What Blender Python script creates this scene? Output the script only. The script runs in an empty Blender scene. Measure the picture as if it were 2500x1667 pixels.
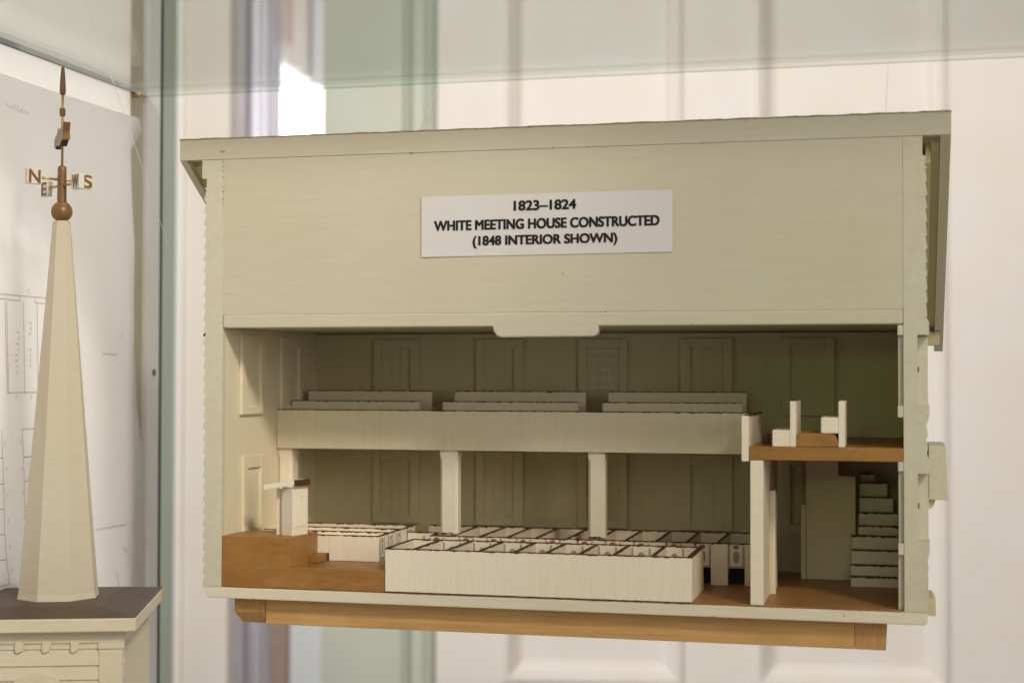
import bpy, bmesh, math, random
from mathutils import Vector, Matrix
random.seed(7)
S = bpy.context.scene
COL = S.collection

# ------------------------------------------------------------------ camera
cam_d = bpy.data.cameras.new('camera')
cam = bpy.data.objects.new('camera', cam_d); COL.objects.link(cam)
cam_d.sensor_width = 36.0; cam_d.lens = 54.88
cam_d.clip_start = 0.05; cam_d.clip_end = 60
YAW, PITCH, ROLL = 0.243105829, 0.021605595, 0.00168843
CAM = Vector((0.5795381, -1.24000125, 0.1907345))
fw = Vector((-math.sin(YAW)*math.cos(PITCH), math.cos(YAW)*math.cos(PITCH), math.sin(PITCH)))
rt = Vector((math.cos(YAW), math.sin(YAW), 0)); up = rt.cross(fw)
r2 = rt*math.cos(ROLL)+up*math.sin(ROLL); u2 = up*math.cos(ROLL)-rt*math.sin(ROLL)
m3 = Matrix((r2, u2, -fw)).transposed()
cam.matrix_world = Matrix.Translation(CAM) @ m3.to_4x4()
cam_d.dof.use_dof = True; cam_d.dof.focus_distance = 1.33; cam_d.dof.aperture_fstop = 5.2
S.camera = cam

# ------------------------------------------------------------------ world and lamps
W = bpy.data.worlds.new('World'); S.world = W; W.use_nodes = True
bg = W.node_tree.nodes['Background']
bg.inputs[0].default_value = (1.0, 0.95, 0.90, 1); bg.inputs[1].default_value = 0.235

def lamp(name, kind, loc, target, power, color, size=None, size_y=None, **kw):
    d = bpy.data.lights.new(name, kind); d.energy = power; d.color = color
    if kind == 'AREA':
        d.shape = 'RECTANGLE'; d.size = size; d.size_y = size_y or size
    for k, v in kw.items(): setattr(d, k, v)
    o = bpy.data.objects.new(name, d); COL.objects.link(o); o.location = loc
    o.rotation_euler = (Vector(target)-Vector(loc)).to_track_quat('-Z', 'Y').to_euler()
    return o
lamp('key_lamp', 'AREA', (2.30, -2.50, 2.45), (0.30, 0.0, 0.20), 54, (1.0, 0.935, 0.85), 0.62, 0.62)
lamp('left_fill_spot', 'SPOT', (1.05, -0.98, 1.12), (-0.22, 0.16, 0.10), 54, (1.0, 0.94, 0.87), spot_size=math.radians(28), spot_blend=1.0, shadow_soft_size=0.11)  # added spot that brightens the left end and the paper
lamp('fill_lamp', 'AREA', (0.9, -2.8, 1.3), (0.30, 0.0, 0.20), 6, (1.0, 0.94, 0.88), 1.2, 1.2)
lamp('side_fill', 'AREA', (2.2, -1.6, 0.55), (0.1, 0.1, 0.2), 13, (1.0, 0.94, 0.89), 1.0, 1.0)
lamp('paper_backlight', 'AREA', (-1.0, 0.05, 0.25), (-0.2, 0.05, 0.25), 30, (0.92, 0.96, 1.0), 0.9, 0.9)  # added lamp behind the side board, lights the sheet from the back
lamp('green_reflection_spot', 'SPOT', (0.42, -1.55, 0.38), (0.56, 0.2, 0.17), 3.6, (0.55, 1.0, 0.25), spot_size=math.radians(15), spot_blend=1.0, shadow_soft_size=0.05)  # added green spot in place of a green reflection on the case glass
lamp('background_fill', 'AREA', (0.15, 0.2, 2.2), (-0.1, 1.8, 0.2), 25, (1.0, 0.94, 0.88), 0.8, 0.8)  # added overhead lamp to brighten the background room
lamp('daylight_lamp', 'AREA', (-1.41, 1.98, 1.3), (-0.89, 2.57, 0.5), 40, (0.93, 0.96, 1.0), 0.5, 0.5)

S.view_settings.view_transform = 'Standard'; S.view_settings.look = 'None'
S.view_settings.exposure = 0.0; S.view_settings.gamma = 1.0
S.view_settings.use_curve_mapping = False
S.render.engine = 'CYCLES'
S.cycles.max_bounces = 10; S.cycles.diffuse_bounces = 6; S.cycles.transparent_max_bounces = 16

# ------------------------------------------------------------------ materials
def mat(name, base, rough=0.55, stretch=(1, 1, 1), scale=60, var=0.06, bump=0.15, blotch=0.03,
        blotch_tint=(1.0, 0.97, 0.92), spec=0.35, metallic=0.0, speck=None, bscale=9, scuff=None):
    m = bpy.data.materials.new(name); m.use_nodes = True
    nt = m.node_tree; N = nt.nodes; L = nt.links; b = N['Principled BSDF']
    b.inputs['Roughness'].default_value = rough; b.inputs['Metallic'].default_value = metallic
    b.inputs['Specular IOR Level'].default_value = spec
    tc = N.new('ShaderNodeTexCoord'); mp = N.new('ShaderNodeMapping')
    mp.inputs['Scale'].default_value = stretch
    L.new(tc.outputs['Object'], mp.inputs['Vector'])
    n1 = N.new('ShaderNodeTexNoise'); n1.inputs['Scale'].default_value = scale
    n1.inputs['Detail'].default_value = 6; n1.inputs['Roughness'].default_value = 0.65
    L.new(mp.outputs[0], n1.inputs['Vector'])
    n2 = N.new('ShaderNodeTexNoise'); n2.inputs['Scale'].default_value = bscale
    n2.inputs['Detail'].default_value = 4
    L.new(tc.outputs['Object'], n2.inputs['Vector'])
    r1 = N.new('ShaderNodeMapRange'); r1.inputs[1].default_value = 0.3; r1.inputs[2].default_value = 0.7
    r1.inputs[3].default_value = 1-var; r1.inputs[4].default_value = 1+var
    L.new(n1.outputs[0], r1.inputs[0])
    mul = N.new('ShaderNodeMix'); mul.data_type = 'RGBA'; mul.blend_type = 'MULTIPLY'
    mul.inputs[0].default_value = 1.0; mul.inputs[6].default_value = (*base, 1)
    L.new(r1.outputs[0], mul.inputs[7])
    r2_ = N.new('ShaderNodeMapRange'); r2_.inputs[1].default_value = 0.35; r2_.inputs[2].default_value = 0.65
    r2_.inputs[3].default_value = 0.0; r2_.inputs[4].default_value = 1.0
    L.new(n2.outputs[0], r2_.inputs[0])
    mx = N.new('ShaderNodeMix'); mx.data_type = 'RGBA'; mx.blend_type = 'MULTIPLY'
    L.new(r2_.outputs[0], mx.inputs[0]); L.new(mul.outputs[2], mx.inputs[6])
    mx.inputs[7].default_value = tuple(1-(1-c)*blotch/0.03 for c in blotch_tint)+(1,)
    out = mx.outputs[2]
    if speck:
        n3 = N.new('ShaderNodeTexNoise'); n3.inputs['Scale'].default_value = 170; n3.inputs['Detail'].default_value = 2
        L.new(tc.outputs['Object'], n3.inputs['Vector'])
        r3 = N.new('ShaderNodeMapRange'); r3.inputs[1].default_value = 0.765; r3.inputs[2].default_value = 0.80
        L.new(n3.outputs[0], r3.inputs[0])
        m3_ = N.new('ShaderNodeMix'); m3_.data_type = 'RGBA'
        L.new(r3.outputs[0], m3_.inputs[0]); L.new(out, m3_.inputs[6]); m3_.inputs[7].default_value = (*speck, 1)
        out = m3_.outputs[2]
    if scuff:
        mp2 = N.new('ShaderNodeMapping'); mp2.inputs['Scale'].default_value = (1.0, 1.0, 4.0)
        L.new(tc.outputs['Object'], mp2.inputs['Vector'])
        n4 = N.new('ShaderNodeTexNoise'); n4.inputs['Scale'].default_value = 26; n4.inputs['Detail'].default_value = 9; n4.inputs['Roughness'].default_value = 0.75
        L.new(mp2.outputs[0], n4.inputs['Vector'])
        r4 = N.new('ShaderNodeMapRange'); r4.inputs[1].default_value = 0.52; r4.inputs[2].default_value = 0.72; r4.inputs[4].default_value = 0.75
        L.new(n4.outputs[0], r4.inputs[0])
        m4 = N.new('ShaderNodeMix'); m4.data_type = 'RGBA'
        L.new(r4.outputs[0], m4.inputs[0]); L.new(out, m4.inputs[6]); m4.inputs[7].default_value = (*scuff, 1)
        out = m4.outputs[2]
    L.new(out, b.inputs['Base Color'])
    if bump:
        bp = N.new('ShaderNodeBump'); bp.inputs['Strength'].default_value = bump; bp.inputs['Distance'].default_value = 0.001
        L.new(n1.outputs[0], bp.inputs['Height']); L.new(bp.outputs[0], b.inputs['Normal'])
    return m

CREAM = (0.572, 0.530, 0.388)
cream_h = mat('cream_paint_brushed_along', CREAM, 0.5, (0.6, 1, 7), 38, 0.03, 0.25, 0.05, (0.985, 0.965, 0.955), bscale=7, speck=(0.45, 0.37, 0.22))
cream_v = mat('cream_paint_brushed_upright', (0.70, 0.63, 0.44), 0.5, (10, 10, 0.5), 45, 0.04, 0.25)
cream_in = mat('cream_paint_warm_shade', (0.58, 0.525, 0.315), 0.6, (5, 5, 0.8), 45, 0.04, 0.18)  # same cream, saturated to put warm bounced shade into the colour
cream_edge = mat('cream_paint_cut_edge', (0.59, 0.55, 0.41), 0.55, (2, 2, 2), 70, 0.05, 0.45, speck=(0.40, 0.33, 0.2))
cream_sill = mat('cream_sill_paint', (0.72, 0.66, 0.49), 0.5, (0.6, 2, 9), 45, 0.05, 0.35, speck=(0.42, 0.32, 0.18))
belfry_m = mat('cream_belfry_paint', (0.64, 0.575, 0.425), 0.5, (1.2, 1.2, 10), 40, 0.04, 0.3)
white_pew = mat('off_white_pew_paint', (0.82, 0.735, 0.565), 0.5, (12, 12, 0.45), 60, 0.05, 0.3)
white_soft = mat('off_white_paint', (0.80, 0.72, 0.55), 0.5, (2, 2, 8), 60, 0.04, 0.35)
redbrown = mat('dark_red_brown_trim_paint', (0.085, 0.030, 0.018), 0.5, (3, 3, 3), 300, 0.35, 0.4)
ochre = mat('ochre_brown_paint', (0.345, 0.165, 0.040), 0.42, (1, 1, 6), 40, 0.10, 0.25, 0.03, (0.82, 0.80, 0.76), bscale=22, scuff=(0.44, 0.24, 0.08))
ochre_lt = mat('ochre_brown_floor_paint', (0.37, 0.18, 0.055), 0.42, (1, 2, 3), 45, 0.12, 0.25, 0.03, (0.8, 0.78, 0.74), bscale=25, scuff=(0.42, 0.24, 0.10))
pine = mat('varnished_pine', (0.60, 0.35, 0.125), 0.42, (0.5, 9, 14), 26, 0.16, 0.10, 0.03, (0.88, 0.86, 0.82), bscale=16)
endgrain = mat('pine_end_grain', (0.47, 0.26, 0.095), 0.55, (14, 3, 3), 40, 0.18, 0.2)
oak_knob = mat('brown_oval_paint', (0.34, 0.14, 0.03), 0.4, (2, 2, 2), 300, 0.25, 0.2)
grey_line = mat('grey_door_marking_paint', (0.34, 0.32, 0.26), 0.6, (2, 2, 2), 200, 0.12, 0.2)
dark_gap = mat('black_gap_shade', (0.02, 0.016, 0.012), 0.7, bump=0)  # painted shade for the gaps below the pew doors
tread = mat('dark_tread_paint', (0.07, 0.035, 0.02), 0.6, (2, 2, 2), 250, 0.3, 0.3)
gilt = mat('brown_gold_paint', (0.175, 0.085, 0.022), 0.36, (3, 3, 3), 120, 0.15, 0.2, spec=0.5)
brass = mat('brass_rod', (0.42, 0.31, 0.13), 0.35, bump=0, metallic=0.7)
blackish = mat('black_edge_paint', (0.025, 0.02, 0.02), 0.5, bump=0)
vane_face = mat('taupe_vane_paint', (0.30, 0.24, 0.18), 0.5, (3, 3, 3), 120, 0.1, 0.1)
spire_m = mat('cream_spire_paint', (0.535, 0.478, 0.355), 0.5, (1.2, 1.2, 16), 40, 0.03, 0.22)
roof_dk = mat('dark_brown_roof_paint', (0.066, 0.042, 0.022), 0.5, (2, 8, 2), 60, 0.25, 0.25, 0.04, (0.8, 0.75, 0.7), bscale=18)
label_m = mat('white_label_paper', (0.64, 0.62, 0.59), 0.6, var=0.02, bump=0.05)
ink = mat('black_ink', (0.012, 0.010, 0.009), 0.6, bump=0, var=0.0)
paper_m = mat('tracing_paper', (0.86, 0.84, 0.84), 0.7, (1, 1, 1), 14, 0.035, 0.25, 0.04, (0.95, 0.97, 1.0), bscale=7)
pencil = mat('pencil_grey', (0.30, 0.30, 0.32), 0.8, bump=0, var=0.1)
faint = mat('faint_smudge_crease_grey', (0.60, 0.58, 0.59), 0.8, bump=0, var=0.05)
board_m = mat('cream_board_paint', (0.80, 0.76, 0.67), 0.55, var=0.02, bump=0.05)
post_m = mat('white_metal_post', (0.76, 0.76, 0.76), 0.35, var=0.02, bump=0)
recess_m = mat('beige_recess_paint', (0.52, 0.47, 0.36), 0.6, var=0.03, bump=0.05)
darkline = mat('dark_seam', (0.10, 0.115, 0.10), 0.6, bump=0)
door_m = mat('cream_door_paint', (0.76, 0.715, 0.655), 0.45, (1, 1, 0.4), 5, 0.02, 0.03)
casing_m = mat('pale_cream_casing_paint', (0.80, 0.745, 0.67), 0.45, var=0.015, bump=0.02)
casing_w = mat('white_bead_paint', (0.88, 0.85, 0.80), 0.4, var=0.01, bump=0)
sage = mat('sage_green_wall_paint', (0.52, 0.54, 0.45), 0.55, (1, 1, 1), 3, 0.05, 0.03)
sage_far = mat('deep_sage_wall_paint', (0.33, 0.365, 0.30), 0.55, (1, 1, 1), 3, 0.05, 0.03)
sage_dk = mat('sage_bead_shade', (0.44, 0.475, 0.40), 0.55, var=0.03, bump=0)  # darker tone paints in the shadow bands of the fluting
curtain_m = mat('lavender_cloth', (0.74, 0.74, 0.84), 0.8, (6, 6, 0.4), 9, 0.05, 0.05)
greyjamb = mat('grey_jamb_paint', (0.46, 0.45, 0.51), 0.6, var=0.05, bump=0)
brownbar = mat('brown_window_bar', (0.34, 0.24, 0.20), 0.55, var=0.1, bump=0)
patch_white = mat('bright_patch_white', (0.85, 0.87, 0.90), 0.7, var=0.01, bump=0)

def translucent(m, amount):
    nt = m.node_tree; N = nt.nodes; L = nt.links; b = N['Principled BSDF']
    t = N.new('ShaderNodeBsdfTranslucent'); x = N.new('ShaderNodeMixShader'); x.inputs[0].default_value = amount
    t.inputs[0].default_value = (0.9, 0.88, 0.86, 1)
    L.new(b.outputs[0], x.inputs[1]); L.new(t.outputs[0], x.inputs[2]); L.new(x.outputs[0], N['Material Output'].inputs[0])
translucent(paper_m, 0.45); translucent(board_m, 0.4); translucent(curtain_m, 0.45)

def emit(name, col, s):
    m = bpy.data.materials.new(name); m.use_nodes = True; nt = m.node_tree
    nt.nodes.remove(nt.nodes['Principled BSDF'])
    e = nt.nodes.new('ShaderNodeEmission'); e.inputs[0].default_value = (*col, 1); e.inputs[1].default_value = s
    nt.links.new(e.outputs[0], nt.nodes['Material Output'].inputs[0]); return m
sky_m = emit('bright_hazy_sky', (1.0, 0.86, 0.86), 0.92)

def glass(name, tint, refl=1.0):
    m = bpy.data.materials.new(name); m.use_nodes = True; nt = m.node_tree; N = nt.nodes; L = nt.links
    N.remove(N['Principled BSDF'])
    t = N.new('ShaderNodeBsdfTransparent'); t.inputs[0].default_value = (*tint, 1)
    g = N.new('ShaderNodeBsdfGlossy'); g.inputs['Roughness'].default_value = 0.02
    f = N.new('ShaderNodeFresnel'); f.inputs[0].default_value = 1.45
    mu = N.new('ShaderNodeMath'); mu.operation = 'MULTIPLY'; mu.inputs[1].default_value = refl
    L.new(f.outputs[0], mu.inputs[0])
    x = N.new('ShaderNodeMixShader'); L.new(mu.outputs[0], x.inputs[0]); L.new(t.outputs[0], x.inputs[1]); L.new(g.outputs[0], x.inputs[2])
    L.new(x.outputs[0], N['Material Output'].inputs[0]); return m
shelf_glass = glass('green_tinted_shelf_glass', (0.94, 0.962, 0.943), 0.6)
edge_glass = mat('dark_green_glass_edge', (0.05, 0.065, 0.06), 0.25, bump=0, var=0.1)
thread_m = mat('nylon_thread', (0.55, 0.53, 0.48), 0.4, bump=0)
thread_lt = mat('pale_nylon_thread', (0.80, 0.78, 0.70), 0.4, bump=0)

# ------------------------------------------------------------------ mesh helpers
class MB:
    def __init__(s): s.v = []; s.f = []; s.mi = []
    def add(s, vs, fs, mi=0):
        o = len(s.v); s.v += [tuple(v) for v in vs]
        for f in fs: s.f.append([o+i for i in f]); s.mi.append(mi)
        return s
    def box(s, x0, x1, y0, y1, z0, z1, mi=0):
        v = [(x, y, z) for z in (z0, z1) for y in (y0, y1) for x in (x0, x1)]
        return s.add(v, [(0, 2, 3, 1), (4, 5, 7, 6), (0, 1, 5, 4), (2, 6, 7, 3), (0, 4, 6, 2), (1, 3, 7, 5)], mi)
    def prism_y(s, pts, y0, y1, mi=0):        # outline in (x,z), counter-clockwise seen from -y
        n = len(pts); v = [(x, y0, z) for x, z in pts]+[(x, y1, z) for x, z in pts]
        fs = [list(range(n)), list(range(2*n-1, n-1, -1))]+[(i, i+n, (i+1) % n+n, (i+1) % n) for i in range(n)]
        return s.add(v, fs, mi)
    def prism_x(s, pts, x0, x1, mi=0):        # outline in (y,z)
        n = len(pts); v = [(x0, y, z) for y, z in pts]+[(x1, y, z) for y, z in pts]
        fs = [list(range(n-1, -1, -1)), list(range(n, 2*n))]+[(i, (i+1) % n, (i+1) % n+n, i+n) for i in range(n)]
        return s.add(v, fs, mi)
    def prism_z(s, pts, z0, z1, mi=0, top=None):
        n = len(pts); t = top or pts
        v = [(x, y, z0) for x, y in pts]+[(x, y, z1) for x, y in t]
        fs = [list(range(n-1, -1, -1)), list(range(n, 2*n))]+[(i, (i+1) % n, (i+1) % n+n, i+n) for i in range(n)]
        return s.add(v, fs, mi)
    def lathe(s, prof, cx=0, cy=0, n=24, mi=0, lean=(0, 0)):
        vs = []; fs = []
        z00 = prof[0][1]
        for r, z in prof:
            for k in range(n):
                a = 2*math.pi*k/n
                vs.append((cx+lean[0]*(z-z00)+r*math.cos(a), cy+lean[1]*(z-z00)+r*math.sin(a), z))
        for j in range(len(prof)-1):
            for k in range(n):
                fs.append((j*n+k, j*n+(k+1) % n, (j+1)*n+(k+1) % n, (j+1)*n+k))
        fs.append(list(range(n-1, -1, -1))); fs.append([(len(prof)-1)*n+k for k in range(n)])
        return s.add(vs, fs, mi)
    def tube(s, pts, r, n=8, mi=0):
        pts = [Vector(p) for p in pts]; vs = []; fs = []
        for i, p in enumerate(pts):
            d = (pts[min(i+1, len(pts)-1)]-pts[max(i-1, 0)]).normalized()
            a = d.cross(Vector((0, 0, 1)) if abs(d.z) < 0.9 else Vector((1, 0, 0))).normalized(); b = d.cross(a)
            for k in range(n):
                t = 2*math.pi*k/n; vs.append(p+a*r*math.cos(t)+b*r*math.sin(t))
        for i in range(len(pts)-1):
            for k in range(n):
                fs.append((i*n+k, i*n+(k+1) % n, (i+1)*n+(k+1) % n, (i+1)*n+k))
        fs.append(list(range(n-1, -1, -1))); fs.append([(len(pts)-1)*n+k for k in range(n)])
        return s.add(vs, fs, mi)
    def cap(s, p0, p1, w, h, jit=0.0004, n=None, mi=0):
        jit *= 1.35; p0 = Vector(p0); p1 = Vector(p1)
        if (p1-p0).length < 0.1: p0.x += random.uniform(-1, 1)*0.0005; p1.x += random.uniform(-1, 1)*0.0005
        """ragged paint cap: strip from p0 to p1 (top centre line), width w, hanging h with an uneven lower edge"""
        p0 = Vector(p0); p1 = Vector(p1); d = p1-p0; L_ = d.length; d.normalize()
        side = Vector((-d.y, d.x, 0)); n = n or max(4, int(L_/0.0022)); vs = []; fs = []
        for i in range(n+1):
            c = p0+d*(L_*i/n); j1 = h+random.uniform(-1, 1)*jit+(random.random() < 0.07)*jit*1.2
            j2 = h+random.uniform(-1, 1)*jit; jw = w/2+random.uniform(-1, 1)*jit*0.3; t = random.uniform(-0.3, 0.3)*jit
            vs += [c+side*jw-Vector((0, 0, j2)), c+side*jw+Vector((0, 0, t)), c-side*jw+Vector((0, 0, t)), c-side*jw-Vector((0, 0, j1))]
        for i in range(n):
            o = 4*i
            for k in range(4): fs.append((o+k, o+(k+1) % 4, o+4+(k+1) % 4, o+4+k))
        fs += [(3, 2, 1, 0), (4*n, 4*n+1, 4*n+2, 4*n+3)]
        return s.add(vs, fs, mi)
    def build(s, name, mats, parent=None, bevel=0.0, smooth=False, label=None, M=None):
        me = bpy.data.meshes.new(name)
        off = Vector((0, 0, 0))
        if parent is not None and M is None: off = ORIG[top(parent).name]
        vs = [Vector(v)-off for v in s.v] if M is None else [M @ Vector(v) for v in s.v]
        me.from_pydata(vs, [], s.f)
        if not isinstance(mats, (list, tuple)): mats = [mats]
        for m in mats: me.materials.append(m)
        for p, i in zip(me.polygons, s.mi): p.material_index = i
        bm = bmesh.new(); bm.from_mesh(me); bmesh.ops.recalc_face_normals(bm, faces=bm.faces); bm.to_mesh(me); bm.free()
        if smooth:
            for p in me.polygons: p.use_smooth = True
        o = bpy.data.objects.new(name, me); COL.objects.link(o)
        if parent is not None: o.parent = parent
        if bevel:
            b = o.modifiers.new('bevel', 'BEVEL'); b.width = bevel; b.segments = 2; b.limit_method = 'ANGLE'; b.angle_limit = math.radians(40)
        if label: o['label'] = label
        return o
ORIG = {}
def top(o):
    while o.parent: o = o.parent
    return o
def thing(name, label, cat, loc, group=None):
    o = bpy.data.objects.new(name, None); COL.objects.link(o); o.location = loc
    o.empty_display_size = 0.02
    o['label'] = label; o['category'] = cat
    if group: o['group'] = group
    ORIG[o.name] = Vector(loc); return o
def tag(o, label, cat, group=None):
    o['label'] = label; o['category'] = cat
    if group: o['group'] = group
    return o
def box(name, m, parent, x0, x1, y0, y1, z0, z1, bevel=0.0006, **k):
    return MB().box(x0, x1, y0, y1, z0, z1).build(name, m, parent, bevel, **k)
def text_mesh(body, bold=0.0):
    cu = bpy.data.curves.new('lettering', 'FONT'); cu.body = body; cu.size = 1.0; cu.offset = bold; cu.extrude = 0.0
    cu.fill_mode = 'BOTH'
    o = bpy.data.objects.new('lettering', cu); COL.objects.link(o); bpy.context.view_layer.update()
    me = bpy.data.meshes.new_from_object(o.evaluated_get(bpy.context.evaluated_depsgraph_get()))
    bpy.data.objects.remove(o); bpy.data.curves.remove(cu)
    vs = [v.co.copy() for v in me.vertices]; fs = [list(p.vertices) for p in me.polygons]
    bpy.data.meshes.remove(me)
    x0 = min(v.x for v in vs); x1 = max(v.x for v in vs); y0 = min(v.y for v in vs); y1 = max(v.y for v in vs)
    return [((v.x-x0)/(x1-x0), (v.y-y0)/(y1-y0)) for v in vs], fs

# ================================================================== BACKGROUND ROOM
BO = Vector((-0.1425, 1.6718, 0)); BU = Vector((0.98788, 0.15521, 0)); BV = Vector((-0.15521, 0.98788, 0))
BM = Matrix(((BU.x, BV.x, 0, BO.x), (BU.y, BV.y, 0, BO.y), (0, 0, 1, 0), (0, 0, 0, 1)))
Z0, Z1 = -1.0, 1.15
def wall_box(name, m, u0, u1, v0, v1, z0=Z0, z1=Z1, bevel=0.0, parent=None):
    mb = MB().box(u0, u1, v0, v1, z0, z1)
    if parent is not None:
        o = mb.build(name, m, None, bevel, M=Matrix.Identity(4)); o.parent = parent
    else:
        o = mb.build(name, m, None, bevel, M=BM)
    return o
def bthing(name, label, cat):
    o = bpy.data.objects.new(name, None); COL.objects.link(o); o.matrix_world = BM @ Matrix.Translation((0, 0, 0))
    o['label'] = label; o['category'] = cat; return o

# panelled cream door
dr = bthing('panelled_door', 'blurred cream panelled door filling the background behind the model house', 'door')
def panel_part(u0, u1, z0, z1):
    """sunk raised panel with sloping mouldings"""
    mb = MB(); d = 0.0
    rings = [(0.0, 0, 0.0), (0.003, 0, -0.008), (0.010, 0, -0.008), (0.014, 0, 0.004), (0.020, 0, 0.004), (0.030, 0, 0.017), (0.040, 0, 0.020)]
    vs = []
    for ins, _, v in rings:
        vs += [(u0+ins, v, z0+ins), (u1-ins, v, z0+ins), (u1-ins, v, z1-ins), (u0+ins, v, z1-ins)]
    fs = []
    for i in range(len(rings)-1):
        for k in range(4):
            fs.append((4*i+k, 4*i+(k+1) % 4, 4*i+4+(k+1) % 4, 4*i+4+k))
    n = len(rings)-1; fs.append((4*n, 4*n+1, 4*n+2, 4*n+3))
    mb.add(vs, fs)
    o = mb.build('door_panel', door_m, None, 0, M=Matrix.Identity(4)); o.parent = dr
    return o
panels = [(-0.016, 0.325), (0.462, 0.818)]
PZ0, PZ1 = -0.395, 1.6
st = MB()
for a, b in ((-0.1453, -0.016), (0.325, 0.462), (0.818, 1.06)):
    st.box(a, b, 0.0, 0.035, PZ0, PZ1)
o = st.build('door_stile', door_m, None, 0.0, M=Matrix.Identity(4)); o.parent = dr
for a, b in panels:
    wall_box('door_rail', door_m, a, b, 0.0005, 0.034, -0.62, PZ0, parent=dr)
    panel_part(a, b, PZ0, PZ1)
wall_box('door_rail', door_m, -0.1453, 1.06, 0.0, 0.035, -1.0, -0.62, parent=dr)
for a, b in ((-0.1453, -0.016), (0.325, 0.462), (0.818, 1.06)):
    wall_box('door_stile', door_m, a, b, 0.0, 0.035, -0.62, PZ0-0.0005, parent=dr)

# sage green jamb beside the door
gj = bthing('green_door_jamb', 'sage green beaded door jamb between the bright window and the cream door', 'door jamb')
wall_box('jamb_board', sage, -0.374, -0.1455, 0.020, 0.06, parent=gj)
for u0, u1, h in ((-0.218, -0.196, 0.012), (-0.176, -0.150, 0.010)):
    mb = MB(); n = 8
    pts = [(u0+(u1-u0)*k/n, 0.020-h*math.sin(math.pi*k/n)) for k in range(n+1)]
    mb.prism_z([(x, y) for x, y in pts]+[(u1, 0.021), (u0, 0.021)], Z0, Z1)
    o = mb.build('jamb_bead', sage_dk, None, 0, M=Matrix.Identity(4)); o.parent = gj

# window: casing, bar, curtain, daylight beyond
wn = bthing('tall_window', 'tall narrow bright window with cream casing behind the left end of the model', 'window')
wall_box('casing', casing_m, -0.6450, -0.5558, 0.0, 0.05, parent=wn)
wall_box('casing_bead', casing_w, -0.6610, -0.6452, -0.012, 0.05, bevel=0.004, parent=wn)
wall_box('window_bar', brownbar, -0.492, -0.463, 0.10, 0.14, Z0, 0.12, parent=wn)
wall_box('side_jamb', greyjamb, -0.580, -0.545, 0.08, 0.12, parent=wn)
# curtain with folds
mb = MB(); n = 60; pts = []
for k in range(n+1):
    u = -0.592+(0.097)*k/n; pts.append((u, 0.17+0.005*math.sin(k*0.5)+0.004*math.sin(k*0.19+1)))
mb.prism_z(pts+[(x, y+0.004) for x, y in reversed(pts)], Z0, Z1)
cu = mb.build('curtain', curtain_m, None, 0, True, M=BM)
tag(cu, 'pale lavender curtain hanging in the bright window', 'curtain')
po_ = MB().box(-0.80, -0.735, 1.5, 1.58, -1.0, 1.6).build('wooden_post', brownbar, None, 0, M=BM)
tag(po_, 'brown post outdoors rising behind the bright white panel', 'post')
# white panel added outdoors to make the overexposed patch in the window
mb = MB(); mb.prism_y([(-0.72, -1.0), (-0.47, -1.0), (-0.47, 0.865), (-0.72, 1.02)], 1.0, 1.2)
ow = mb.build('bright_patch_panel', patch_white, None, 0, M=BM)
tag(ow, 'bright white panel added outdoors for the overexposed patch in the tall window', 'panel')
sk = wall_box('sky', sky_m, -2.2, 0.8, 2.2, 2.21, -2, 3); sk['kind'] = 'structure'
# sage room wall to the left
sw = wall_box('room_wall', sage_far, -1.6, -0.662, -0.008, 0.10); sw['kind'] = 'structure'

# ================================================================== DISPLAY CASE: side panel, paper, shelf
XL = -0.2065
dc = thing('display_case_side', 'cream side board of the display case with a white metal corner post', 'display case', (XL, 0.1, -0.3))
box('side_board', board_m, dc, XL-0.012, XL, -0.35, 0.2565, -0.45, 0.85, 0.001)
box('recess_strip', recess_m, dc, XL-0.016, XL-0.004, 0.2575, 0.292, -0.45, 0.85, 0)
post = box('corner_post', post_m, dc, XL-0.014, XL+0.002, 0.2925, 0.322, -0.45, 0.85, 0.002)
box('seam', darkline, dc, XL-0.014, XL+0.0008, 0.3222, 0.3300, -0.45, 0.85, 0)
sc_ = MB(); sc_.prism_x([(0.3085+0.0028*math.cos(a*math.pi/8), 0.1931+0.0036*math.sin(a*math.pi/8)) for a in range(16)], XL+0.0018, XL+0.0032)
sc_.build('screw', darkline, post)

# drawing paper, curling away from the board at its free edge
EDGE = [(0.2445, 0.4624), (0.262, 0.4610), (0.270, 0.4500), (0.2648, 0.4378), (0.2540, 0.4265), (0.2513, 0.3689), (0.2519, 0.3259), (0.2544, 0.2761), (0.2616, 0.2185), (0.2698, 0.1536), (0.2741, 0.11), (0.2778, 0.0447), (0.2809, -0.0381), (0.2816, -0.22)]
dp = thing('plan_drawing', 'large white sheet with a pencil floor plan pinned to the case side board', 'drawing', (XL, 0.1, 0.0))
mb = MB(); cols = 26; rows = len(EDGE)
vs = []
for r, (ye, z) in enumerate(EDGE):
    for c in range(cols+1):
        t = c/cols; y = -0.28+(ye+0.28)*t; zz = z if r else 0.4605+0.0015*t
        curl = max(0, (t-0.88)/0.12)**2*0.006*(0.5+0.5*math.sin(r*1.3)) + 0.0006*math.sin(y*40+zz*17)
        vs.append((XL+0.0012+curl+0.0006, y, zz))
W_ = cols+1
fs = [(r*W_+c, r*W_+c+1, (r+1)*W_+c+1, (r+1)*W_+c) for r in range(rows-1) for c in range(cols)]
mb.add(vs, fs)
sheet = mb.build('paper_sheet', paper_m, dp, 0, True)
XP = XL+0.0026
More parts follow.
